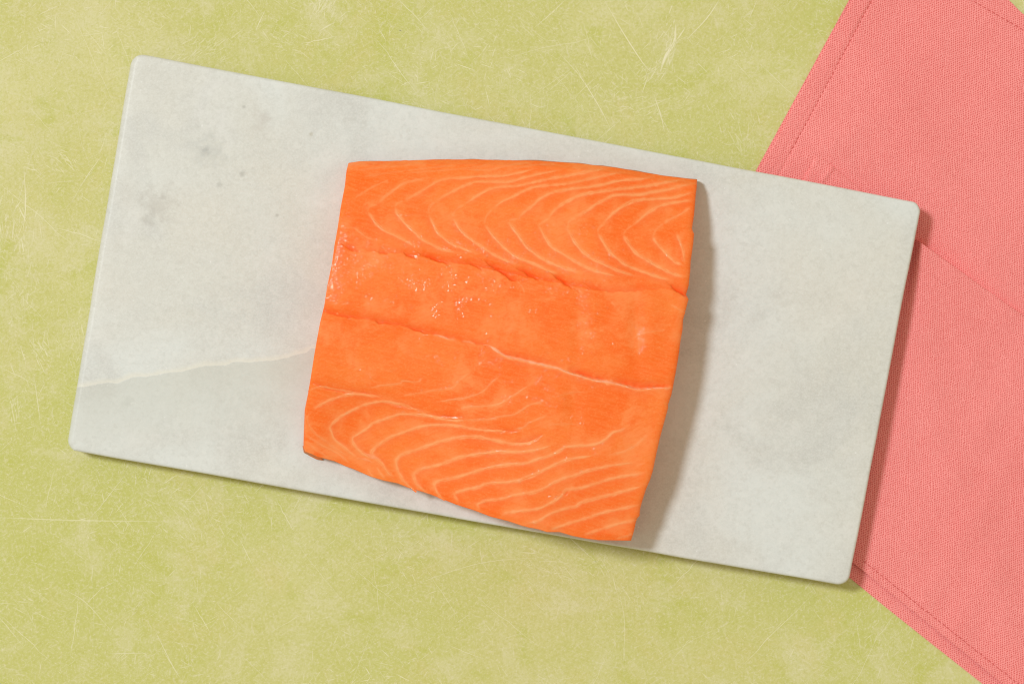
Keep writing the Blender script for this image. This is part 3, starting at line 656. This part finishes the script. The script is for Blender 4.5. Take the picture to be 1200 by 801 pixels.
def upper_h(x, y, de):
    so = slab_in(x, y)
    z = 1.95 + sm(0, 40, so) * (.12 * pn(x, y, 60, 5) + .40 * pn(x, y, 170, 6))
    z += .55 * np.exp(-(line_d(x, y, (925, 205), (1100, 95)) / 16) ** 2) * sm(0, 30, so) * np.exp(-((x - 960) / 60) ** 2)
    z += .8 * np.exp(-(line_d(x, y, (1010, 40), (1120, 250)) / 26) ** 2) * sm(0, 60, so) + .6 * np.exp(-(line_d(x, y, (955, 150), (1010, 215)) / 12) ** 2) * sm(0, 20, so) * sm(60, 20, np.hypot(x - 975, y - 180))
    z -= .3 * np.exp(-(line_d(x, y, ST_UP[1], ST_UP[3]) / 1.7) ** 2) + .3 * np.exp(-(line_d(x, y, ST_TR[1], ST_TR[2]) / 1.7) ** 2)
    z += .18 * sm(2, -2, de - 21)
    return np.where(so < 4, np.minimum(z, (slab_lift(x) * 1000 - .12) + 1.2 * np.maximum(so, 0)), z) * mm
def under_h(x, y, de):
    so = slab_in(x, y)
    return (np.minimum(.95, slab_lift(x) * 1000 * .4) + 0 * x) * mm
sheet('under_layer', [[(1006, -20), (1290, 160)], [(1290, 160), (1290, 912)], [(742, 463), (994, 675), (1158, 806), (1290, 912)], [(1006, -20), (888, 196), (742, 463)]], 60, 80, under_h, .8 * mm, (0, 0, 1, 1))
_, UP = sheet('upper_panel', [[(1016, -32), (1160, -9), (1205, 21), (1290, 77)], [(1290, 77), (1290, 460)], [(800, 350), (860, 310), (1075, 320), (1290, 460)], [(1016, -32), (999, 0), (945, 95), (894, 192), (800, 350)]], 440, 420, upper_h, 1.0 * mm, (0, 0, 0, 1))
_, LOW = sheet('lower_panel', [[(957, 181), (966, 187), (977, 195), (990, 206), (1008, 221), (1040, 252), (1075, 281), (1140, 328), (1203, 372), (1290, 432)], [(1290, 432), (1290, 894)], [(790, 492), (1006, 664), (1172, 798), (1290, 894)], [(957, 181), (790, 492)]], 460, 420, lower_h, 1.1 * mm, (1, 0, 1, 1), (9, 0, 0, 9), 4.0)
def stitching(pts, surf, label):
    x, y, z = [a[::2, ::2].ravel() for a in surf]
    kd = KDTree(len(x))
    for i in range(len(x)): kd.insert((x[i], y[i], 0), i)
    kd.balance(); p = resample(spline(pts, 8), 4000); L = np.hypot(*np.diff(p, axis=0).T).sum(); pitch = 6.2; V, F = [], []
    for k in range(int(L / pitch)):
        s0 = k * pitch + rng.normal(0, .25); s1 = s0 + 3.9 + rng.normal(0, .3); n = 5; b = len(V)
        off = rng.normal(0, .2)
        for i in range(n):
            t_ = i / (n - 1); j = min(3998, max(0, int((s0 + (s1 - s0) * t_) / L * 3999))); c_ = p[j]; d = p[j + 1] - p[j]; d = d / np.linalg.norm(d); nr = np.array([-d[1], d[0]])
            zz = z[kd.find((c_[0], c_[1], 0))[1]] + (.00022 * math.sin(math.pi * t_) - .00006)
            for a in range(6):
                an = a * math.pi / 3; q = c_ + nr * (.42 * math.cos(an) + off)
                V.append((q[0], q[1], zz + .00016 * math.sin(an)))
        for i in range(n - 1):
            for a in range(6): F.append((b + i * 6 + a, b + i * 6 + (a + 1) % 6, b + (i + 1) * 6 + (a + 1) % 6, b + (i + 1) * 6 + a))
    V = np.array(V); V = P(V[:, 0], V[:, 1], V[:, 2]) - NO_
    o = link('hem_stitching', mesh('hem_stitching', V, np.array(F), True), nap, M_THREAD); o['label'] = label
stitching(ST_LOW, LOW, 'stitched hem along the lower edge of the napkin')
stitching(ST_UP, UP, 'stitched hem along the upper left edge of the napkin')
stitching(ST_TR, UP, 'stitched hem at the top right of the napkin')
